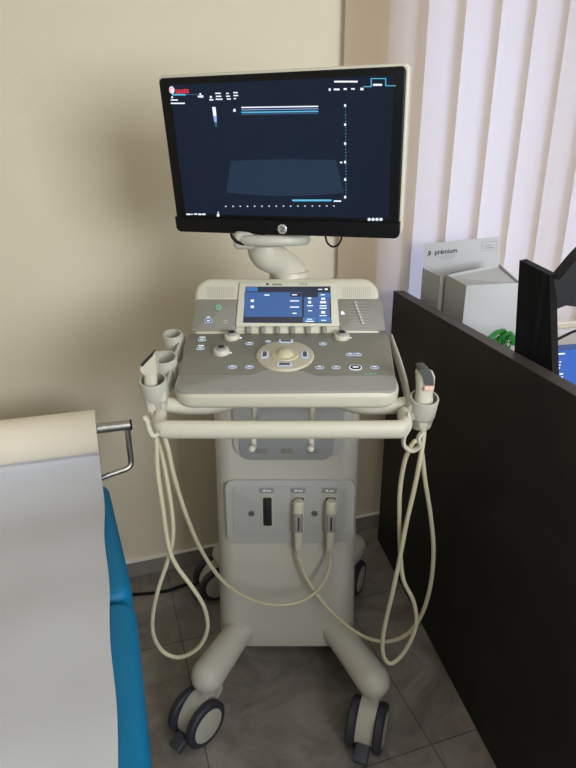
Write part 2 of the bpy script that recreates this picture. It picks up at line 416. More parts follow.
# console deck: frame MD (x right, y up the slope, z out)
MD = frame((-.003, 1.098, 1.083), (1, 0, 0), (0, .23, .047))
DW = .452
b = B(); prism(b, [(x*(1.04-.12*(y+.015)), y) for x, y in rr(DW, .284, (.045, .045, .012, .012), 8, (0, .127))], -.042, 0, MD, .013, 5, bot=True)
con = obj('console', b, M['cream'], UM)
def dxy(px, py): p = on_plane(px, py, MD); return p.x, p.y
def dpoly(pts): return [dxy(*p) for p in pts]
def sm(pts, r=.006, n=4):
    """round the corners of a polygon"""
    out = []; k = len(pts)
    for i in range(k):
        a, p, c = Vector(pts[i-1]), Vector(pts[i]), Vector(pts[(i+1) % k])
        d1 = (a-p); d2 = (c-p); q = min(r, d1.length*.45, d2.length*.45); s = p+d1.normalized()*q; e = p+d2.normalized()*q
        for j in range(n+1):
            t = j/n; v = s*(1-t)**2 + p*2*t*(1-t) + e*t*t; out.append((v.x, v.y))
    return out
def ccw(p):
    a = sum(p[i-1][0]*p[i][1]-p[i][0]*p[i-1][1] for i in range(len(p))); return p if a > 0 else p[::-1]
# grey wrist-rest + darker key field
b = B(); prism(b, ccw(sm(dpoly([(175.5, 392.5), (188, 335.5), (388.5, 334), (397.5, 391.5)]), .02)), -.004, .0015, MD, .001); obj('wrist_rest', b, M['wrist'], con, label='pale grey front strip of the console')
b = B(); prism(b, ccw(sm(dpoly([(178.5, 376.5), (188.6, 335), (388, 333.5), (394, 376.5), (318, 377), (302, 371), (266, 371), (252, 376.5)]), .01)), 0, .0026, MD, .0008)
field = obj('key_field', b, M['deck'], con, label='dark grey control field with lit keys')
KZ = .0026
# trackball ring, ball and four select keys
cx, cy = dxy(285, 357); x1, _ = dxy(314, 356); _, y1 = dxy(285, 341.5); rx = x1-cx; ry = rx*1.04
b = B(); prism(b, ell(rx, ry, (cx, cy), 48), 0, .007, MD, .004, 3); ring = obj('trackball_ring', b, M['ring'], con, label='beige ring around the trackball')
b = B(); prism(b, ell(.031, .031, (cx, cy), 32), .006, .0088, MD, .002, 3); sphere(b, (cx, cy, -.006), .0255, MD, n=28); obj('trackball', b, M['tank'], con, label='ivory trackball in its cup')
for (px, py, a) in ((286, 344, 0), (284.5, 367.5, PI), (264.8, 357.5, PI/2), (304.8, 357.5, -PI/2)):
    x, y = dxy(px, py); q = MD @ T(x, y, .0068) @ Rz(a) @ Matrix.Scale(1.22, 4)
    b = B(); prism(b, sm([(-.012, -.006), (.012, -.006), (.014, .006), (-.014, .006)], .003), -.001, .0015, q, .0008); k = obj('select_key', b, M['g_pale'], con, label='lit rim key beside the trackball')
    b = B(); prism(b, sm([(-.009, -.0038), (.009, -.0038), (.0105, .0038), (-.0105, .0038)], .002), .001, .0022, q, .0004); obj('key_face', b, M['knobd'], k)
# encoder knobs
def knob(px, py, s=1):
    x, y = dxy(px, py); q = MD @ T(x, y, 0)
    b = B(); lathe(b, [(.019*s, KZ), (.019*s, .008), (.0165*s, .0125), (.0125*s, .0135), (.0118*s, .0125)], q, 32); k = obj('knob', b, M['cream'], con)
    b = B(); lathe(b, [(.0122*s, .010), (.0118*s, .016), (.0105*s, .0175), (.0001, .0178)], q, 28); obj('knob_cap', b, M['plate2'], k)
    b = B(); lathe(b, [(.0075*s, .017), (.0073*s, .0186), (.0001, .0186)], q, 20); obj('knob_mark', b, M['slot'], k)
    b = B(); prism(b, rr(.004, .007, .0019, 4, (x+.021*s, y-.002)), KZ-.001, KZ+.0006, MD); obj('lit_mark', b, M['g_white'], con)
knob(232, 338.5); knob(221.5, 353.5); knob(341.5, 338.5)
# oval lit keys
def key(px, py, w=.020, h=.010, m='g_pale', face='deck', bar=True):
    x, y = dxy(px, py); b = B()
    n = 28; o = rr(w, h, h*.49, 6, (x, y)); i_ = rr(w-.0036, h-.0036, (h-.0036)*.49, 6, (x, y))
    prism(b, o, KZ-.001, KZ+.0012, MD); k = obj('lit_key', b, M[m], con)
    b = B(); prism(b, i_, KZ, KZ+.0018, MD, .0003); obj('key_face', b, M[face], k)
    if bar:
        b = B(); box(b, (x, y, KZ+.0019), (w*.45, h*.22, .0004), MD); obj('key_mark', b, M['g_white'], k)
for px, py in ((249.5, 344.5), (268.2, 342.5), (232.5, 368), (249.5, 368), (323, 344.8), (319.5, 368.5), (336, 368.5), (350, 355.5), (357.5, 355.5), (374.5, 368.5)): key(px, py, .0185 if px != 268.2 else .013, .0145 if px != 268.2 else .011)
key(355.5, 368.8, .027, .022, 'g_white', 'slot')
for px, py in ((202, 341), (200.5, 349.5)):
    key(px, py, .019, .013); x, y = dxy(px+.5, py-2.8); b = B(); box(b, (x, y, KZ+.0004), (.014, .003, .0006), MD); obj('lit_mark', b, M['g_white'], con)
for px, m in ((366, 'g_green'), (370.5, 'g_green'), (375, 'g_green')):
    x, y = dxy(px, 375); b = B(); prism(b, ell(.0022 if px != 370.5 else .004, .002, (x, y), 12), KZ-.001, KZ+.0006, MD); obj('status_light', b, M[m], con)
for px, py in ((243, 351), (243, 357), (198, 370), (358, 345), (316, 352), (331, 361), (374, 361), (305, 341)):
    x, y = dxy(px, py); b = B()
    for k in range(3): box(b, (x+(k-1)*.006, y, KZ+.0001), (.0045, .0018, .0005), MD)
    obj('printed_mark', b, M['wrist'], con)

# touch panel block: frame MT
t0 = Vector((-.003, 1.338, 1.131)); MT = frame(t0, (1, 0, 0), (0, .066, .124))
TH = .142
b = B(); prism(b, rr(.448, TH+.02, (.008, .008, .042, .042), 8, (0, TH/2-.01)), -.055, .0, MT, .012, 4, bot=True)
tp = obj('touch_panel', b, M['cream'], UM)
def txy(px, py): p = on_plane(px, py, MT); return p.x, p.y
def tpoly(pts): return ccw(sm([txy(*p) for p in pts], .006))
b = B(); prism(b, tpoly([(191.5, 331.5), (196.5, 299.5), (238.5, 299.5), (236.5, 331)]), -.003, .0016, MT, .0006); obj('side_field', b, M['deck'], tp, label='dark grey field left of the touch screen')
b = B(); prism(b, tpoly([(339, 330.5), (337.5, 299), (381.5, 299), (385.5, 331)]), -.003, .0016, MT, .0006); obj('side_field', b, M['deck'], tp, label='dark grey field with sliders right of the touch screen')
b = B(); prism(b, tpoly([(235.5, 327.5), (239.5, 283), (336, 282.5), (339.5, 327)]), -.004, .006, MT, .003, 3); tb = obj('screen_bezel', b, M['cream'], tp)
b = B(); prism(b, ccw([txy(*p) for p in ((243.2, 323.4), (245.8, 287.4), (330.3, 287.2), (331.4, 324))]), .004, .0064, MT); ts = obj('touch_screen', b, M['g_navy'], tp, label='lit blue touch screen')
def trect(x0, y0, x1, y1, m, z=.0066, name='screen_tile'):
    b = B(); prism(b, ccw([txy(x0, y1), txy(x1, y1), txy(x1, y0), txy(x0, y0)]), .006, z, MT); return obj(name, b, M[m], ts, smooth=0)
trect(244.6, 293, 302, 317.5, 'g_panel'); trect(304, 298, 329.5, 317.5, 'g_panel'); trect(246.5, 287.9, 258, 292, 'g_panel2')
trect(302.8, 317.8, 316.5, 323, 'g_panel2'); trect(317.3, 317.8, 330.5, 323, 'g_panel2'); trect(318, 293.5, 330, 298, 'g_panel2'); trect(290, 293.5, 301.5, 297.5, 'g_navy', .0068)
for (x, y, w, h) in ((252.5, 301.5, 3.2, 3), (252.5, 307.5, 3.2, 3), (267, 295.8, 5, 1.4), (294.5, 295.6, 5, 1.3), (294.5, 301.7, 9, 1.3), (294.5, 307.8, 9, 1.3), (294.5, 314, 4, 1.3),
                     (309.5, 299, 3.5, 2), (309.5, 303, 3, 3), (310, 306.5, 6, 1.1), (310, 311.5, 4, 1.1), (323, 299.5, 4, 2.4), (323, 303, 6, 2.6), (323, 306.6, 7, 1.3), (323, 309, 7, 1.3), (323, 313, 4, 3), (323, 316.4, 7, 1),
                     (309.5, 320, 5, 1), (309.5, 322, 8, 1.2), (323.5, 321, 5, 1), (320, 290.2, 4, 1), (326, 290, 3, 1.8), (322.5, 295.6, 4, 1.2)):
    h *= .8; trect(x-w/2, y-h/2, x+w/2, y+h/2, 'g_white', .0071, 'screen_mark')
# lettering above the touch screen
b = B(); x, y = txy(277, 285); text(b, 'esaote', .0085, MT @ T(x, y, .0062), bold=.0001); x, y = txy(267.5, 285); prism(b, ell(.0035, .0026, (x, y), 14), .006, .0064, MT); obj('maker_lettering', b, M['text'], tp, smooth=0)
b = B(); x, y = txy(303.5, 284.8); text(b, 'MyLab', .0075, MT @ T(x, y, .0062)); obj('model_lettering', b, M['knobd'], tp, smooth=0)
# soft keys under the screen
for px in (248.5, 263, 277.5, 292.5, 308, 324):
    p = Vector((at(px, 329, 1.343).x, 0, 0)); x, y = txy(px, 330.2); b = B(); box(b, (x, y-.001, .004), (.0135, .019, .012), MT, r=.004); obj('soft_key', b, M['softk'], tp)
# speaker grilles
for (x0, x1, nx) in ((208, 233, 14), (343, 370, 14)):
    b = B()
    for i in range(nx):
        for j in range(6):
            x, y = txy(x0+(x1-x0)*i/(nx-1), 288+9*j/5); box(b, (x, y, .0002), (.0019, .0024, .0006), MT)
    obj('speaker_grille', b, M['wrist'], tp, smooth=0)
# power button and small lit keys
x, y = txy(218.5, 307.5); b = B(); prism(b, ell(.0105, .0105, (x, y), 24), .001, .0032, MT, .0008); k = obj('power_button', b, M['deck'], tp, label='round green-lit power button')
b = B(); lathe(b, [(.0062, .003), (.0062, .0037), (.0042, .0037), (.0042, .003)], MT @ T(x, y, 0), 24, cap=False); box(b, (x, y+.002, .0035), (.0014, .006, .0008), MT); obj('power_mark', b, M['g_green'], k)
x, y = txy(208.5, 321); b = B(); prism(b, rr(.02, .011, .005, 5, (x, y)), .001, .0026, MT); k = obj('lit_key', b, M['g_blue'], tp); b = B(); prism(b, rr(.0165, .0075, .0035, 5, (x, y)), .002, .0031, MT); obj('key_face', b, M['knobd'], k)
b = B(); box(b, (x, y, .0032), (.008, .0025, .0005), MT); box(b, (x, y+.009, .0017), (.008, .0022, .0005), MT); obj('key_mark', b, M['g_white'], k)
x, y = txy(225.5, 321.8); b = B(); prism(b, ell(.0042, .0042, (x, y), 18), .001, .0026, MT); k = obj('usb_key', b, M['cream'], tp); b = B(); prism(b, ell(.002, .002, (x, y), 12), .002, .003, MT); obj('key_face', b, M['slot'], k)
x, y = txy(342.5, 313.5); b = B(); prism(b, sm([(x-.004, y-.003), (x+.006, y-.003), (x+.004, y+.002), (x, y+.006), (x-.004, y+.004)], .002), .001, .0022, MT); obj('lit_mark', b, M['g_white'], tp)
# eight gain sliders
for k in range(8):
    py = 303+k*2.95; b = B()
    x0, y0 = txy(348+k*.25, py); x1, _ = txy(366+k*.3, py)
    box(b, ((x0+x1)/2, y0, .0018), (x1-x0, .0014, .0008), MT); s = obj('slider_slot', b, M['wrist'], tp)
    xs, ys = txy(355+k*1.05, py); b = B(); box(b, (xs, ys, .0035), (.0055, .0062, .004), MT, r=.001); obj('slider_knob', b, M['plate'], s)

# handle: horizontal U bar in front of the console, under-frame and side rails
b = B()
P = [(-.250, 1.090, 1.030), (-.249, 1.070, 1.026), (-.247, 1.056, 1.0225), (-.236, 1.044, 1.020), (-.215, 1.040, 1.0195), (0, 1.038, 1.0195)]
pts = P + [(-x, y, z) for x, y, z in P[-2::-1]]
tube(b, [(x-.012, y, z) for x, y, z in pts], .014, 16, 6, r2=.019)
hd = obj('handle', b, M['cream'], UM)
for s in (-1, 1):
    b = B(); tube(b, [(s*.250-.004, 1.115, 1.042), (s*.215-.004, 1.118, 1.036), (s*.165-.004, 1.125, 1.033), (s*.125-.004, 1.14, 1.036), (s*.10-.004, 1.16, 1.045)], .017, 14, 5, rounded=True); obj('frame_bar', b, M['cream'], UM)
    b = B(); tube(b, [(s*.252-.003, 1.085, 1.045), (s*.253-.003, 1.20, 1.085), (s*.250-.003, 1.34, 1.120)], .0065, 12, 4, r2=.014, rounded=True); obj('side_rail', b, M['cream2'], UM)
# cable hooks hanging under the console
for px in (255, 311.5):
    x = at(px, 430, 1.16).x
    b = B(); tube(b, [(x, 1.15, 1.052), (x, 1.147, 1.02), (x-.001, 1.142, .985), (x-.002, 1.132, .955), (x-.003, 1.118, .942), (x-.004, 1.102, .946)], [.0075, .0068, .0068, .007, .0078, .0082], 12, 5, rounded=True)
    lathe(b, [(.009, 1.025), (.018, 1.04), (.018, 1.047)], T(x, 1.15, 0), 16); obj('cable_hook', b, M['cream'], UM)
# probe cups
def cup(px, py, Y, rad, h, tilt=0, clip_to=None, strap=True):
    top = at(px, py, Y); q = Matrix.Translation(top) @ Ry(tilt) @ Rx(math.radians(16))
    b = B()
    lathe(b, [(rad*.55, -h), (rad*.80, -h+.004), (rad*.88, -h*.62), (rad*.92, -h*.60), (rad*.93, -h*.56), (rad, -.002), (rad-.001, 0), (rad-.004, 0), (rad*.86, -h*.5), (rad*.6, -h*.75), (rad*.5, -h+.004)], q, 32)
    c = obj('probe_cup', b, M['cream2'], UM)
    s = -1 if top.x < 0 else 1
    b = B(); xx = s*.256; box(b, ((top.x-s*rad*.7+xx)/2, top.y+.002, top.z-h*.45), (abs(xx-top.x+s*rad*.7)+.01, .022, .034), r=.006); obj('cup_clip', b, M['cream'], c)
    return top
c1 = cup(152.8, 379.5, 1.085, .0275, .070); c2 = cup(164, 357, 1.20, .028, .078); c3 = cup(172.5, 333.5, 1.31, .023, .075)
c4 = cup(424.5, 397, 1.085, .0295, .074)
# S hook below the left cup, C hook below the right cup
b = B(); tube(b, [at(x, y, Y) for x, y, Y in ((166, 424, 1.055), (160, 432, 1.04), (153, 435, 1.03), (149, 428, 1.03), (147.5, 421, 1.03), (144.5, 417.5, 1.03))], .0045, 10, 5, r2=.008, ref=(0, 1, 0), rounded=True); obj('cable_clip', b, M['cream'], UM)
b = B(); tube(b, [at(x, y, Y) for x, y, Y in ((408, 414, 1.06), (409.5, 426, 1.05), (404, 437, 1.045), (404.5, 446, 1.045), (412, 450.5, 1.045), (419.5, 446, 1.045), (418.5, 438, 1.045), (423, 432, 1.05))], .0045, 10, 6, r2=.008, ref=(0, 1, 0), rounded=True); obj('cable_clip', b, M['cream'], UM)

# monitor arm and monitor
b = B()
lathe(b, [(.050, 1.20), (.050, 1.258), (.0485, 1.263), (.044, 1.265)], T(.003, 1.455, 0), 32); arm = obj('monitor_arm', b, M['cream'], UM)
b = B(); A0, A1 = Vector((.002, 1.455, 1.285)), Vector((-.055, 1.385, 1.322))
tube(b, [Vector((.003, 1.455, 1.24)), Vector((.001, 1.453, 1.262)), Vector((-.024, 1.42, 1.293)), A1+Vector((.004, 0, -.006)), A1+Vector((0, 0, .018))], [.043, .0425, .036, .039, .043], 24, 6, ref=(0, 1, 0)); obj('arm_link', b, M['cream'], arm)
b = B(); lathe(b, [(.046, 1.336), (.05, 1.340), (.052, 1.348), (.04, 1.352)], T(A1.x, A1.y, 0), 32); obj('arm_joint', b, M['cream2'], arm)
MON = Matrix.Translation((-.0195, 1.281, 1.5241)) @ Rz(math.radians(-17.3)) @ Rx(math.radians(90+8.4))   # x right, y up, z to the viewer
MWd, MH = .506, .310
b = B(); prism(b, rr(MWd+.010, MH+.006, .012, 6, (.001, .003)), -.034, -.006, MON, .004, 3, bot=True)
prism(b, rr(.30, .2, .03, 6, (0, -.02)), -.06, -.03, MON @ Ry(0), .01, 3, bot=True)
mon = obj('monitor', b, M['cream'], UM)
b = B(); prism(b, rr(MWd, MH-.004, .010, 6, (0, .003)), -.012, .0, MON, .003, 3); obj('screen_surround', b, M['bezel'], mon)
b = B(); prism(b, rr(MWd+.005, .034, (.012, .012, .001, .001), 6, (0, -MH/2+.014)), -.03, .005, MON, .003, 3); obj('lower_bezel', b, M['bezel'], mon)
def mxy(px, py): p = on_plane(px, py, MON); return p.x, p.y
SW, SH = .460, .260
scx, scy = .001, .0125
b = B(); prism(b, rr(SW, SH, .001, 1, (0, 0)), -.0008, .0006); scr = obj('screen', b, M['screen'], mon, world=False, smooth=0, label='lit navy ultrasound screen')
scr.matrix_world = MON @ T(scx, scy, 0); scr.matrix_parent_inverse = Matrix.Identity(4); scr.matrix_basis = Matrix.Translation(-UM.location) @ MON @ T(scx, scy, 0)
SB = dict(); GRP = ['screen_text']
def grp(n): GRP[0] = n
def sm_rect(x0, y0, x1, y1, m, z=.001):
    b = SB.setdefault((GRP[0], m), B()); prism(b, ccw([mxy(x0, y1), mxy(x1, y1), mxy(x1, y0), mxy(x0, y0)]), .0004, z, MON)
def sm_poly(pts, m, z=.001): prism(SB.setdefault((GRP[0], m), B()), ccw([mxy(*p) for p in pts]), .0004, z, MON)
def mark(x, y, w, h, m='g_white'):
    if w > 2: h *= .72
    sm_rect(x-w/2, y-h/2, x+w/2, y+h/2, m)
# sector image
sector = [(231, 161)] + [(231+104*t, 161-1.3*math.sin(PI*t)*1 - .8*t) for t in (.25, .5, .75)] + [(336, 160), (344, 193)] + [(344-117*t, 193+3.2*math.sin(PI*t)-.5*t) for t in (.2, .4, .6, .8)] + [(226.5, 192.5)]
grp('ultrasound_sector'); sm_poly(sector, 'sector', .0009)
# bright near-field lines
grp('echo_line')
for y0, y1, m in ((106.5, 107.7, 'g_white'), (109.2, 109.9, 'g_blue'), (111.4, 112.6, 'g_cyan'), (113.2, 114.4, 'g_dim')):
    sm_poly([(241.5, y1+.4), (318.5, y1-.8), (318.2, y0-.8), (241.5, y0+.4)], m)
grp('grey_scale_bar'); sm_poly([(212.2, 107), (215.6, 107), (216.6, 116), (213.6, 116)], 'g_white'); sm_poly([(213.6, 116), (216.6, 116), (217, 122), (214.5, 122)], 'g_blue'); sm_poly([(214.5, 122), (217, 122), (217.2, 127), (215.2, 127)], 'g_dim')
grp('depth_scale')
for i, y in enumerate((105.5, 124.5, 143.5, 162, 179.5, 197)):
    mark(345.2, y, 1.9, 2.6)
    if i == 3: mark(341.2, y+.4, 2, 1.6)
for i in range(1, 30):
    mark(345.6+.02*i, 105.5+i*3.13, .7 if i % 3 else 1.1, .7, 'g_cyan')
grp('width_scale')
for i in range(16): mark(226+i*7.2, 206.3-i*.03, 1.3, 1.1)
grp('gain_line'); sm_rect(292.5, 199.4, 331.5, 201.2, 'g_cyan'); mark(337.5, 201, 7.5, 1.8)
grp('status_icons')
for i in range(4): sm_poly([(369.3+i*3.9+1.65*math.cos(k*PI/6), 219.3+1.5*math.sin(k*PI/6)) for k in range(12)], 'g_white')
for x, y, w in ((188.5, 214.2, 4), (192, 214.2, 2.2), (195.8, 214, 2.8), (200, 214.2, 3.2), (204, 214.2, 3.2)): mark(x, y, w, 2 if w > 2.5 else 1.2)
mark(218.3, 215.2, 2.4, 3.4); mark(218.3, 212.6, 1.2, 1.6)
grp('screen_text')
for (x, y, w, h) in ((172.3, 97.2, 1.4, 2), (174.5, 100, 7, 1.7), (178, 103.3, 14, 1.8), (199.3, 96.5, 2.4, 2.6), (201.8, 96.4, 3.2, 3.2), (200.4, 94, 1.6, 1.8), (211, 97, 2, 2.2), (211.6, 99.8, 4, 1.8),
                     (218.2, 93.3, 5.5, 1.7), (218.8, 96.3, 5.5, 1.7), (219.3, 99.2, 6.8, 1.7), (227.6, 93.4, 2.6, 1.7), (228.2, 96.2, 4, 1.7), (229, 99, 4, 1.7), (235.6, 92.6, 4.4, 1.7), (236, 95.5, 4.6, 1.7), (235, 98.6, 2.2, 1.7),
                     (234.6, 110.3, 2.2, 3.8), (346, 81.6, 23.5, 2.4), (329.8, 89.6, 1.8, 2.6), (336.8, 89.4, 5.8, 2.5), (345.3, 89, 3.2, 2.4), (353, 88.9, 3.6, 2), (362, 89, 3, 3.4), (377.6, 84.8, 9, 2.8)): mark(x, y, w, h)
grp('header_line'); sm_rect(172.5, 94, 186, 95.4, 'g_cyan'); sm_rect(186, 94, 200, 94.8, 'g_dim')
grp('tab_outline')
for a, c in (((363.5, 86.6), (371.2, 86.6)), ((371.2, 78.6), (385.2, 78.2)), ((386, 85.8), (396, 85.6))): sm_rect(a[0], a[1]-.4, c[0], a[1]+.4, 'g_cyan')
sm_rect(370.8, 78.3, 371.7, 87, 'g_cyan'); sm_rect(385.3, 78, 386.2, 86, 'g_cyan')
M['sector'] = glow('glow_sector', '#18395a', .6)
for (gn, m), b in SB.items(): obj(gn, b, M[m], mon, smooth=0)
# red maker word with round emblem, top left of the picture
b = B(); x, y = mxy(182.2, 90.2); text(b, 'saote', .0155, MON @ T(x, y-.001, .001), bold=.0001, sx=.92); obj('maker_lettering', b, M['g_red'], mon, smooth=0, label='red lettering on the screen')
b = B(); x, y = mxy(172, 90); prism(b, ell(.006, .0068, (x, y), 20), .0004, .001, MON); e = obj('maker_emblem', b, M['g_white'], mon, smooth=0)
b = B(); tube(b, [MON @ Vector((x+.004*math.cos(a), y+.004*math.sin(a), .0011)) for a in [.2+k*.5 for k in range(10)]], .0009, 6); obj('emblem_mark', b, M['g_red'], e)
# badge on the lower bezel
x, y = mxy(283, 228.5); b = B(); lathe(b, [(.0105, .004), (.0105, .0064), (.0095, .0072), (.0001, .0072)], MON @ T(x, y, 0), 28); bd = obj('badge', b, M['silver'], mon, label='round silver badge')
b = B(); q = MON @ T(x, y, .0074)
tube(b, [q @ Vector((a, c, 0)) for a, c in ((-.005, .003), (-.001, .005), (.003, .004), (.001, .0), (-.003, -.003), (.0, -.0055), (.005, -.004))], .0009, 6, 4)
tube(b, [q @ Vector((a, c, 0)) for a, c in ((.0055, .002), (.003, .0), (.001, -.001))], .0008, 6, 3); obj('badge_mark', b, M['text'], bd)
# saddle behind the monitor foot and the little cable loops
b = B(); p = at(272, 238, 1.36); prism(b, ell(.088, .05, (p.x, 1.345), 40), 1.342, 1.366, bev=.01, seg=4, bot=True); obj('monitor_saddle', b, M['cream2'], mon)
b = B(); box(b, (-.098, 1.345, 1.353), (.05, .06, .04), r=.012); obj('saddle_block', b, M['cream2'], mon)
for pts in (((231, 232), (233, 238), (241, 243.5), (254, 243), (262, 236), (263, 231)), ((325, 233), (327, 242), (332, 246.5), (338, 245), (341.5, 238), (341, 233))):
    b = B(); tube(b, [at(px, py, 1.315 if px < 300 else 1.27) for px, py in pts], .0035 if pts[0][0] < 300 else .0022, 8, 6); obj('monitor_cable', b, M['black'], mon)

# ------------------------------------------------------------------ transducer probes with cables
def connector(px, parent):
    b = B(); x, y = cxy(px, 506); x2, y2 = cxy(px, 516)
    ytop, ymid, ybot, yend = cxy(px, 497)[1], cxy(px, 507)[1], cxy(px, 525)[1], cxy(px+.8, 544)[1]
    q = MC
    L = []
    for (yy, w, d0, d1) in ((ytop+.001, .022, .009, .03), (ytop-.004, .030, .009, .034), (ymid, .031, .009, .036), (ybot, .030, .012, .036), (ybot-.012, .024, .016, .034), (yend+.005, .021, .018, .034), (yend, .016, .02, .032)):
        L.append([q @ Vector((x+a, yy, (d0+d1)/2+c)) for a, c in rr(w, d1-d0, min(w, d1-d0)*.38, 4)])
    loft(b, L); o = obj('connector', b, M['cream'], parent, label='pale plug in the front socket')
    b = B(); hh = ymid-ybot; box(b, (x, (ymid+ybot)/2, .0362), (.024, hh, .006), q, r=.002)
    for k in (-1, 1): box(b, (x+k*.0085, (ymid+ybot)/2, .040), (.003, hh*.9, .003), q, r=.001)
    obj('connector_grip', b, M['plate2'], o)
    b = B(); box(b, (x, (ymid+ybot)/2, .0395), (.004, hh*.7, .0012), q); obj('connector_mark', b, M['text'], o)
    return q @ Vector((x, yend+.004, .026))
def cable_obj(pts, parent):
    b = B(); tube(b, pts, .0049, 10, 8); return obj('cable', b, M['cable'], parent, smooth=60)
def A(*L): return [at(*p) for p in L]
CPY = CY-.026
# left probe
p1 = thing('ultrasound_probe', 'pale probe with a thin black face strip in the left front cup', 'ultrasound probe', c1, 'ultrasound probes in the side cups')
b = B(); q = Matrix.Translation(at(151, 389, 1.083)) @ Ry(math.radians(3))
def probe_loft(b, q, secs):
    loft(b, [[q @ Vector((a+dx, c+dy, z)) for a, c in rr(w, d, min(w, d)*.45, 5)] for z, w, d, dx, dy in secs])
probe_loft(b, q, [(-.050, .012, .012, 0, 0), (-.044, .020, .018, 0, 0), (-.01, .026, .022, 0, 0), (.020, .026, .022, 0, 0), (.036, .025, .021, 0, 0)])
# slanted head
sl = frame(at(150.5, 358.5, 1.083), (.87, .12, .50), (0, 1, 0))
body1 = obj('probe_body', b, M['cream'], p1)
b = B(); hp = [at(141.5, 362, 1.075), at(145.5, 359.6, 1.075), at(154, 353.0, 1.075)]
loft(b, [[Vector((at(x, y, 1.083).x, 1.083+dy, at(x, y, 1.083).z)) for x, y in ((142, 364), (153.8, 352.2), (156.8, 353.2), (158, 373), (146, 373), (141.6, 369))] for dy in (-.013, .013)])
obj('probe_head', b, M['cream'], body1)
b = B(); loft(b, [[Vector((at(x, y, 1.083).x, 1.083+dy, at(x, y, 1.083).z)) for x, y in ((142, 362.8), (153.3, 351.2), (155, 353), (143.8, 364.8))] for dy in (-.0136, .0136)]); obj('probe_lens', b, M['slot'], body1, label='black strip on the probe head')
e1 = connector(330.5, p1)
YL = 1.045
cable_obj(A((152, 408, 1.085), (154, 425, 1.06), (156.5, 440, YL), (157.5, 470, YL), (162.5, 505, YL), (168.5, 545, YL), (176, 565, YL), (192, 587, YL), (204, 607, YL+.01), (207.5, 628, YL+.02), (199, 647, YL+.02), (181, 657, YL+.02), (165, 653, YL+.02), (154.5, 638, YL+.015), (152.5, 618, YL+.01), (158, 590, YL+.008), (168, 560, YL+.012), (173, 535, YL+.014), (171, 505, YL+.014), (165, 470, YL+.014), (160, 446, YL+.014), (158, 434, YL+.013),
    (161, 430, YL+.006), (167, 445, YL), (175, 480, YL+.02), (188, 520, YL+.06), (204, 555, YL+.12), (224, 582, YL+.17), (250, 599, YL+.21), (278, 605, YL+.235), (304, 600, YL+.25), (322, 585, YL+.265), (330, 565, YL+.28))[:] + [e1+Vector((0, -.001, -.03)), e1, e1+Vector((0, .001, .03))], p1)
# right probe
p2 = thing('ultrasound_probe', 'pale probe with a broad dark curved head in the right cup', 'ultrasound probe', c4, 'ultrasound probes in the side cups')
q = Matrix.Translation(at(423.5, 402, 1.085)) @ Ry(math.radians(-1)); b = B()
probe_loft(b, q, [(-.062, .012, .012, 0, 0), (-.05, .024, .022, 0, 0), (-.015, .034, .028, 0, 0), (.006, .037, .030, 0, 0), (.02, .033, .027, 0, 0), (.032, .036, .030, .001, 0), (.055, .038, .034, 0, 0), (.066, .034, .034, -.003, 0), (.070, .022, .028, -.006, 0)])
body2 = obj('probe_body', b, M['cream'], p2)
b = B()
pr = [((x, y)) for x, y in ((418.5, 369.5), (422, 367.8), (427, 368.2), (431, 371.5), (433, 377), (433.4, 384.5), (424.5, 384.2), (423, 376.5), (420.5, 371.5))]
loft(b, [[Vector((at(x, y, 1.07).x, Y, at(x, y, 1.07).z)) for x, y in pr] for Y in (1.064, 1.072, 1.098, 1.104)]); obj('probe_lens', b, M['deck'] if False else mat('probe_face_grey', '#3d3f3f', .5), body2, label='dark grey probe face')
b = B(); box(b, at(428.5, 388, 1.068), (.019, .008, .011), r=.002); obj('probe_label', b, M['pink'], body2)
e2 = connector(298.5, p2)
YR = 1.05
cable_obj(A((424, 430, 1.085), (423.5, 438, 1.07), (420, 460, YR), (414, 490, YR), (406, 525, YR), (399.5, 560, YR), (392, 595, YR), (386, 620, YR+.01), (382.5, 643, YR+.015), (384.5, 658, YR+.015), (391.5, 663.5, YR+.015), (402, 655, YR+.015), (412, 638, YR+.015), (416.5, 620, YR+.015), (413, 600, YR+.015), (403.5, 580, YR+.015), (400.5, 555, YR+.018), (399.5, 520, YR+.018), (400, 490, YR+.018), (404.5, 462, YR+.01), (411, 446, YR-.002), (417, 441, YR-.004),
    (421.5, 450, YR+.016), (425, 480, YR+.022), (430.5, 515, YR+.03), (433.5, 550, YR+.04), (430.5, 585, YR+.055), (421.5, 615, YR+.075), (407, 634, YR+.1), (388, 641.5, YR+.13), (366, 637.5, YR+.17), (344, 623, YR+.21), (322, 601, YR+.25), (306, 577, YR+.275), (300, 560, YR+.285)) + [e2+Vector((0, -.001, -.03)), e2, e2+Vector((0, .001, .03))], p2)

# power lead on the floor
b = B(); tube(b, [atz(x, y, .006) for x, y in ((100, 592), (128, 594.3), (150, 593.3), (170, 590), (185, 584.8), (203, 583.2), (220, 578))], .0055, 8, 8)
tag(obj('power_cord', b, M['black']), 'thin black power cord running along the floor by the skirting', 'cable')

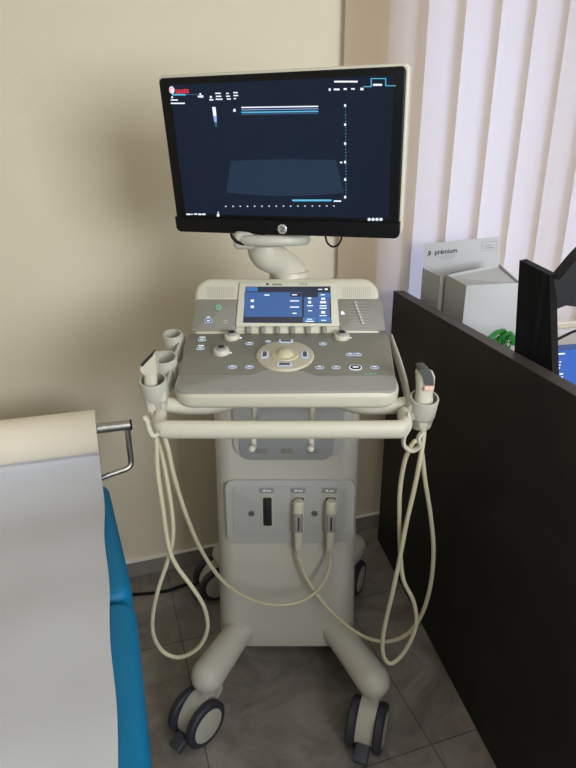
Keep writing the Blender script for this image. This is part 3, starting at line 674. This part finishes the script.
# ------------------------------------------------------------------ treatment couch
BD = Vector((-math.sin(math.radians(17.5)), math.cos(math.radians(17.5)), 0)); BR = Vector((BD.y, -BD.x, 0))
BO = Vector((-.364, .95, 0)); BZ = .65
MB_ = frame(BO, BR, BD)          # x right across the couch, y towards the head, z up
couch = thing('treatment_couch', 'blue vinyl treatment couch covered by a strip of white paper', 'treatment couch', MB_ @ Vector((-.27, -.4, 0)))
RE, LE = .050, -.60
b = B(); prism(b, ccw(sm([(LE, -1.25), (RE, -1.25), (RE, .034), (LE, .034)], .05, 8)), BZ-.095, BZ, MB_, .022, 5, bot=True); obj('seat_cushion', b, M['blue'], couch)
b = B(); prism(b, ccw(sm([(LE+.002, .046), (RE-.002, .046), (RE-.046, .56), (LE+.046, .56)], .045, 8)), BZ-.095, BZ, MB_, .022, 5, bot=True); obj('head_cushion', b, M['blue'], couch)
b = B()
for c, s in (((-.12, -.35, BZ-.125), (.05, 1.6, .05)), ((-.44, -.35, BZ-.125), (.05, 1.6, .05)), ((-.28, -.9, BZ-.125), (.36, .05, .05)), ((-.28, .0, BZ-.125), (.36, .05, .05)), ((-.28, .5, BZ-.125), (.36, .05, .05))): box(b, c, s, MB_, r=.006)
obj('frame', b, M['steel'], couch)
for x in (-.14, -.42):
    for y in (-1.0, .25):
        b = B(); box(b, (x, y, (BZ-.15)/2), (.05, .05, BZ-.15), MB_, r=.006); obj('leg', b, M['steel'], couch)
RS, RZ, RRAD = .605, .785, .068; RBZ = RZ+.0125
b = B()
tube(b, [MB_ @ Vector(p) for p in ((-.60, RS, RBZ), (.085, RS, RBZ))], .0145, 16); holder = obj('roll_bar', b, M['steel'], couch)
b = B(); tube(b, [MB_ @ Vector(p) for p in ((.0845, RS, RBZ), (.090, RS, RBZ))], .0155, 16); obj('end_cap', b, M['black'], holder)
b = B(); tube(b, [MB_ @ Vector(p) for p in ((.076, RS, RZ+.002), (.076, RS, RZ-.05), (.076, RS-.004, RZ-.105), (.070, RS-.010, RZ-.118), (.055, RS-.014, RZ-.124), (.0, RS-.02, RZ-.134), (-.06, RS-.028, RZ-.15), (-.12, RS-.05, RZ-.157), (-.14, RS-.06, RZ-.157))], .0085, 12, 5); obj('roll_bracket', b, M['steel'], couch)

roll = thing('paper_roll', 'thick roll of white couch paper on the steel bar, its end unrolled over the couch', 'paper roll', MB_ @ Vector((-.26, RS, RZ-RRAD)))
PW = -.512
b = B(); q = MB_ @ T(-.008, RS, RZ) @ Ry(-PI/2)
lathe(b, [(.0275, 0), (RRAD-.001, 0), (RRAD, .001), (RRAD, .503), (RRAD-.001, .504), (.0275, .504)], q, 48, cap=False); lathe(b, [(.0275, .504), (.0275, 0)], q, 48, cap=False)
obj('roll', b, M['paper_lit'], roll, label='wound part of the paper roll')
# sheet leaving the front of the roll and lying along the couch
prof = []
for k in range(8):
    a = PI + .52 + .05*k
    prof.append((RS+(RRAD+.0012)*math.cos(a), RZ+(RRAD+.0012)*math.sin(a)))
y0, z0 = prof[-1]
prof += [(y0-.008, z0-.018), (y0-.04, z0-.040), (y0-.09, BZ+.022), (y0-.16, BZ+.008), (.3, BZ+.0035)]
prof = [(p.x, p.y) for p in spline([(a, c, 0) for a, c in prof], 3)]
yy = .28
while yy > -1.2: prof.append((yy, BZ+.0035)); yy -= .03
nx = 24; loops = []
V = {}
b = B(); top = []
for j, (y, z) in enumerate(prof):
    row = []
    for i in range(nx+1):
        x = -.008 + (PW)*i/nx + max(0, .45-y)*.014*(1-i/nx)
        s = min(1, max(0, (j-10)/14))
        dz = s*.0022*(math.sin(9*x+7*y)+math.sin(23*y+1.3)+.6*math.sin(31*x-5*y)+1.6)
        ex = .0025*s*math.sin(19*y)*(1-i/nx)
        row.append(MB_ @ Vector((x+ex, y, z+dz)))
    top.append(row)
n = len(top)
tv = [[b.verts.new(p) for p in r] for r in top]; bv = [[b.verts.new(p-Vector((0, 0, .0007))+BD*(.0006 if j < 12 else 0)) for p in r] for j, r in enumerate(top)]
for j in range(n-1):
    for i in range(nx):
        b.faces.new((tv[j][i], tv[j][i+1], tv[j+1][i+1], tv[j+1][i])); b.faces.new((bv[j][i], bv[j+1][i], bv[j+1][i+1], bv[j][i+1]))
    b.faces.new((tv[j][0], tv[j+1][0], bv[j+1][0], bv[j][0])); b.faces.new((tv[j][nx], bv[j][nx], bv[j+1][nx], tv[j+1][nx]))
for i in range(nx):
    b.faces.new((tv[0][i], bv[0][i], bv[0][i+1], tv[0][i+1])); b.faces.new((tv[-1][i], tv[-1][i+1], bv[-1][i+1], bv[-1][i]))
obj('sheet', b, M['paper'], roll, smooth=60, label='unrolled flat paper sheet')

# ------------------------------------------------------------------ reception desk with tall dark side panel
F0, F1 = Vector((.388, 2.105, 0)), Vector((.79, -.3, 0)); PH = 1.085  # near end out of view, panel lengthened to shade the lower machine
dv = (F0-F1).normalized(); rv = Vector((dv.y, -dv.x, 0)); PL = (F0-F1).length
MP = frame(F1, dv, (-rv.x, -rv.y, 0)) ; MP = Matrix((dv, -rv, Vector((0, 0, 1)))).transposed().to_4x4(); MP.translation = F1    # x along the panel away from camera, -y to the right
desk = thing('desk', 'dark stone-look desk whose tall side panel stands right of the ultrasound machine', 'desk', F1)
PT = .038
b = B(); box(b, (PL/2, -PT/2, PH/2+.002), (PL, PT, PH-.004), MP); obj('side_panel', b, M['dark'], desk, smooth=0)
b = B(); box(b, (PL/2, -PT/2, PH), (PL, PT, .002), MP); box(b, (PL+.0006, -PT/2, PH/2), (.0012, PT, PH), MP); obj('edge_band', b, M['edge'], desk, smooth=0)
DT = .845
r0, r1 = F1+rv*PT+dv*.05, F0+rv*PT-dv*.01
wl = lambda u: MW @ Vector((u, -.005, 0))
pl_ = [r0, r0+rv*.85, wl(2.25), wl(1.16), r1]
b = B(); prism(b, ccw([(p.x, p.y) for p in pl_]), DT-.028, DT, bev=.002, seg=1); obj('desktop', b, M['desk'], desk, smooth=0)
b = B(); box(b, (PL/2-.2, -PT-.80, (DT-.03)/2), (PL-.6, .03, DT-.03), MP); obj('support_panel', b, M['dark'], desk, smooth=0)

# magazine holders: built in a frame at the front-left-bottom corner
def holder_thing(name, label, fl, fr, depth, zt_front, zt_back, z0, rise=0):
    """fl, fr: front-left/right corners (plan); walls rise from zt_front at the front to zt_back behind"""
    fl, fr = Vector(fl), Vector(fr); x = (fr-fl); w = x.length; q = frame(fl, x, (-x.y, x.x, 0)); q.translation = Vector((fl.x, fl.y, z0))
    t = thing(name, label, 'document holder', q @ Vector((w/2, depth/2, 0)), 'white document holders')
    th = .003; hf, hb = zt_front-z0, zt_back-z0; hr = hb+rise
    b = B(); box(b, (w/2, th/2, hf/2), (w, th, hf), q); obj('front_panel', b, M['card'], t, smooth=0)
    b = B(); loft(b, [[q @ Vector((x_, y_, z_)) for x_, z_ in ((0, 0), (w, 0), (w, hr), (0, hb))] for y_ in (depth-th, depth)]); obj('back_panel', b, M['card'], t, smooth=0)
    for xx in (0, w-th):
        b = B(); hx = hb if xx == 0 else hr; prof = [(th, 0), (depth-th, 0), (depth-th, hx), (th, hf)]
        loft(b, [[q @ Vector((xx+e, y, z)) for y, z in prof] for e in (0, th)]); obj('side_wall', b, M['card'], t, smooth=0)
    b = B(); box(b, (w/2, depth/2, th/2), (w-2*th, depth-2*th, th), q); obj('bottom', b, M['card'], t, smooth=0)
    return t, q, w
HY = 1.83
pfl = at(466.5, 285.5, HY); pfr = at(521, 283, HY+.05)
h1, q1, w1 = holder_thing('document_holder', 'white document holder in front, beside the black monitor back', (pfl.x, pfl.y, 0), (pfr.x, pfr.y, 0), .13, pfl.z, pfl.z+.012, DT, .03)
pfl2 = at(440.5, 276.5, 1.97); pfr2 = at(495, 273, 2.03)
h2, q2, w2 = holder_thing('document_holder', 'white document holder behind, with the printed leaflet sticking up', (pfl2.x, pfl2.y, 0), (pfr2.x, pfr2.y, 0), .125, pfl2.z, pfl2.z+.01, DT)
# papers in the front holder
b = B(); hf1 = pfl.z-DT
loft(b, [[q1 @ Vector(p) for p in ((.006, .010, .004), (w1-.006, .010, .004), (w1-.006, .010, hf1-.006), (.006, .010, hf1-.006))], [q1 @ Vector(p) for p in ((.006, .012, .004), (w1-.006, .012, .004), (w1-.006, .012, hf1-.004), (.006, .012, hf1-.004))],
         [q1 @ Vector(p) for p in ((.006, .123, .004+hf1*.9), (w1-.006, .123, .004+hf1*.9), (w1-.006, .123, hf1+.030), (.006, .123, hf1+.004))]]); t_ = tag(obj('paper_sheet', b, M['sheet'], smooth=0), 'thick pale sheaf of paper filling the front document holder', 'paper')
# printed leaflet
LF = frame(at(424.5, 276, 2.07), at(499.5, 268, 2.12)-at(424.5, 276, 2.07), (0, .10, 1)); a0 = LF.inverted() @ at(499.5, 268, 2.12)
lw = a0.x
lh = (at(425, 244, 2.075)-at(424.5, 276, 2.07)).length
leaf = thing('leaflet', 'pale printed leaflet with dark heading standing up in the rear holder', 'leaflet', LF.translation)
b = B(); box(b, (lw/2, lh/2-.09, 0), (lw, lh+.18, .0015), LF); sh = obj('sheet', b, M['sheet'], leaf, smooth=0)
b = B(); text(b, 'prémium', .0235, LF @ T(lw*.285, lh*.70, .0012), bold=.0004)
tube(b, [LF @ Vector((lw*.095+a*.7, lh*.69+c*.7, .0014)) for a, c in ((-.02, -.012), (-.012, -.002), (-.016, .008), (-.006, .011), (-.006, -.001), (-.012, -.008))], .0014, 6, 3); obj('heading', b, M['text'], leaf, smooth=0)
b = B()
for (x, y, w, h) in ((.86, .87, .20, .01), (.86, .60, .20, .01), (.76, .735, .004, .28), (.96, .735, .004, .28), (.86, .68, .13, .03), (.84, .76, .09, .02)): box(b, (lw*x, lh*y, .0011), (lw*w, lh*h, .0006), LF)
obj('stamp_box', b, M['grey_ink'], leaf, smooth=0); b = B()
for k in range(3): box(b, (lw*.3, lh*(.57-.05*k), .0011), (lw*(.26-.05*k), lh*.012, .0005), LF)
obj('small_print', b, M['grey_ink'], leaf, smooth=0)

# small plant beyond the panel
pb = at(499, 348, 1.62); pl = thing('potted_plant', 'small green leafy plant half hidden behind the dark panel', 'plant', (pb.x+.01, pb.y, DT))
b = B(); lathe(b, [(.028, 0), (.036, .005), (.044, .085), (.046, .09), (.040, .09), (.036, .07), (.0001, .068)], T(pb.x+.01, pb.y, DT), 28); obj('pot', b, M['pot'], pl)
b = B()
base = Vector((pb.x+.01, pb.y, DT+.07))
for k in range(11):
    px, py = [(493, 334), (500, 331.5), (507, 337), (496, 339), (512, 342), (489, 337), (504, 342), (510, 334), (498, 345), (515, 338), (506, 348)][k]
    tip = at(px, py, pb.y+random.uniform(-.03, .03)); tube(b, [base, base.lerp(tip, .6)+Vector((0, 0, .02)), tip], .0015, 6, 3)
    d = (tip-base).normalized(); s = d.cross(Vector((0, 1, 0))).normalized(); ax = (s*random.choice((-1, 1))+Vector((0, 0, .3*random.uniform(-1, 1)))).normalized()
    L_ = .034; wv = Vector((0, -.35, 1)).normalized()
    loft(b, [[tip+ax*(L_*(t-.3))+wv*(.013*math.sin(PI*min(.98, max(.03, t)))*math.cos(a))+Vector((0, -1, 0))*(.004*math.sin(PI*t)+.0015*math.sin(a)) for a in (0, PI/2, PI, 1.5*PI)] for t in (0, .15, .35, .6, .85, 1)])
obj('leaves', b, M['leaf'], pl)

# black monitor seen from behind/edge on
km = at(532, 300, 1.36); KY = 1.36
cm = thing('computer_monitor', 'black desk monitor seen edge-on behind the dark panel', 'monitor', (km.x, km.y, DT))
def slab(pts, Y0, Y1, b): loft(b, [[at(x, y, Y0)+Vector((0, dy, 0)) for x, y in pts] for dy in (0, Y1-Y0)])
tl, tr = at(519.5, 260, KY), at(549.5, 275, KY-.06)
b = B()
KF = frame((tl.x, tl.y, DT), (tr.x-tl.x, tr.y-tl.y, 0), (0, 0, 1)); kw = math.hypot(tr.x-tl.x, tr.y-tl.y)
qa, qb = on_plane(514.4, 350, KF), on_plane(552.6, 382, KF); hl, hr_ = tl.z-DT, tr.z-DT
def edge(top, ht, q, z): return top+(q.x-top)*(ht-z)/(ht-q.y)
prof = [(edge(0, hl, qa, .06), .06), (edge(kw, hr_, qb, .06), .06), (kw, hr_), (0, hl)]
loft(b, [[KF @ Vector((x, y, z)) for x, y in prof] for z in (0, -.004, -.03)])
cas = obj('casing', b, M['black'], cm, smooth=0)
b = B(); loft(b, [[KF @ Vector((x, y, z)) for x, y in ((kw*.80, .12), (kw*.95, .12), (kw*.95, hr_-.004), (kw*.80, hr_+.003))] for z in (.003, -.002)]); obj('back_rib', b, M['bezel'], cas)
b = B()
Q = [(548.5, 279), (560, 279.5), (577, 259), (600, 235), (606, 300), (577, 307), (566, 305.5), (549.5, 312)]
loft(b, [[at(x, y, 1.31)+Vector((0, dy, 0)) for x, y in Q] for dy in (0, .05)]); obj('mounting_arm', b, M['black'], cm, smooth=0)
b = B(); box(b, KF @ Vector((kw*.5, .04, -.02)), (.05, .05, .08), r=.006); prism(b, rr(.19, .15, .02, 5, (km.x+.05, km.y+.03)), DT, DT+.012, bev=.003); obj('stand', b, M['black'], cm)
b = B(); tube(b, A((551, 340.5, 1.34), (557, 339.5, 1.36), (566, 335, 1.4), (577, 330.5, 1.45), (592, 329, 1.5)) + [Vector((1.0, 1.66, DT+.07)), Vector((1.04, 1.74, DT+.004)), Vector((1.12, 1.95, DT+.004))], .0035, 8, 6); obj('cable', b, M['black'], cm)

# blue carton on the desk
bf = at(545, 352, 1.52); bx = thing('carton', 'blue printed carton on the desk right of the black monitor', 'box', (bf.x+.07, bf.y+.03, DT))
QB = Matrix.Translation((bf.x-.02, bf.y, DT)) @ Rz(math.radians(12)); bh = bf.z-DT
b = B(); box(b, (.09, .025, bh/2), (.18, .05, bh), QB, r=.001, seg=1); obj('box_body', b, M['bluebox'], bx, smooth=0)
b = B()
for i in range(3):
    for j in range(3): box(b, (.062+i*.007, -.0003, bh-.034-.009*j), (.005, .0008, .0035), QB)
for k, (x, z, w) in enumerate(((.075, .010, .022), (.026, .036, .007), (.026, .048, .007), (.086, .07, .011), (.09, .08, .006))): box(b, (x, -.0003, bh-z), (w, .0008, .004), QB)
obj('printing', b, M['white_ink'], bx, smooth=0)

# ------------------------------------------------------------------ light
w = bpy.data.worlds.new('sky'); S.world = w; w.use_nodes = True
w.node_tree.nodes['Background'].inputs['Color'].default_value = (*rgb('#d2ddfc'), 1); w.node_tree.nodes['Background'].inputs['Strength'].default_value = 3.3
def area(name, loc, target, sx, sy, power, col):
    l = bpy.data.lights.new(name, 'AREA'); l.shape = 'RECTANGLE'; l.size = sx; l.size_y = sy; l.energy = power; l.color = lin(col)
    o = bpy.data.objects.new(name, l); COL.objects.link(o); o.location = loc
    o.rotation_euler = (Vector(target)-Vector(loc)).to_track_quat('-Z', 'Y').to_euler(); return o
area('window_daylight', MW @ Vector((1.15, -VD-.2, 1.65)), MW @ Vector((1.0, 0, 1.55)), 1.6, 1.25, 100, (.97, .985, 1))
area('ceiling_fill', (.2, -.7, 2.62), (.2, -.45, 0), 1.2, 1.2, 14, (1, .985, .96))  # added soft fill under the ceiling, stands for no lamp fitting
S.view_settings.view_transform = 'Standard'; S.view_settings.look = 'None'; S.view_settings.gamma = 1; S.view_settings.exposure = 0
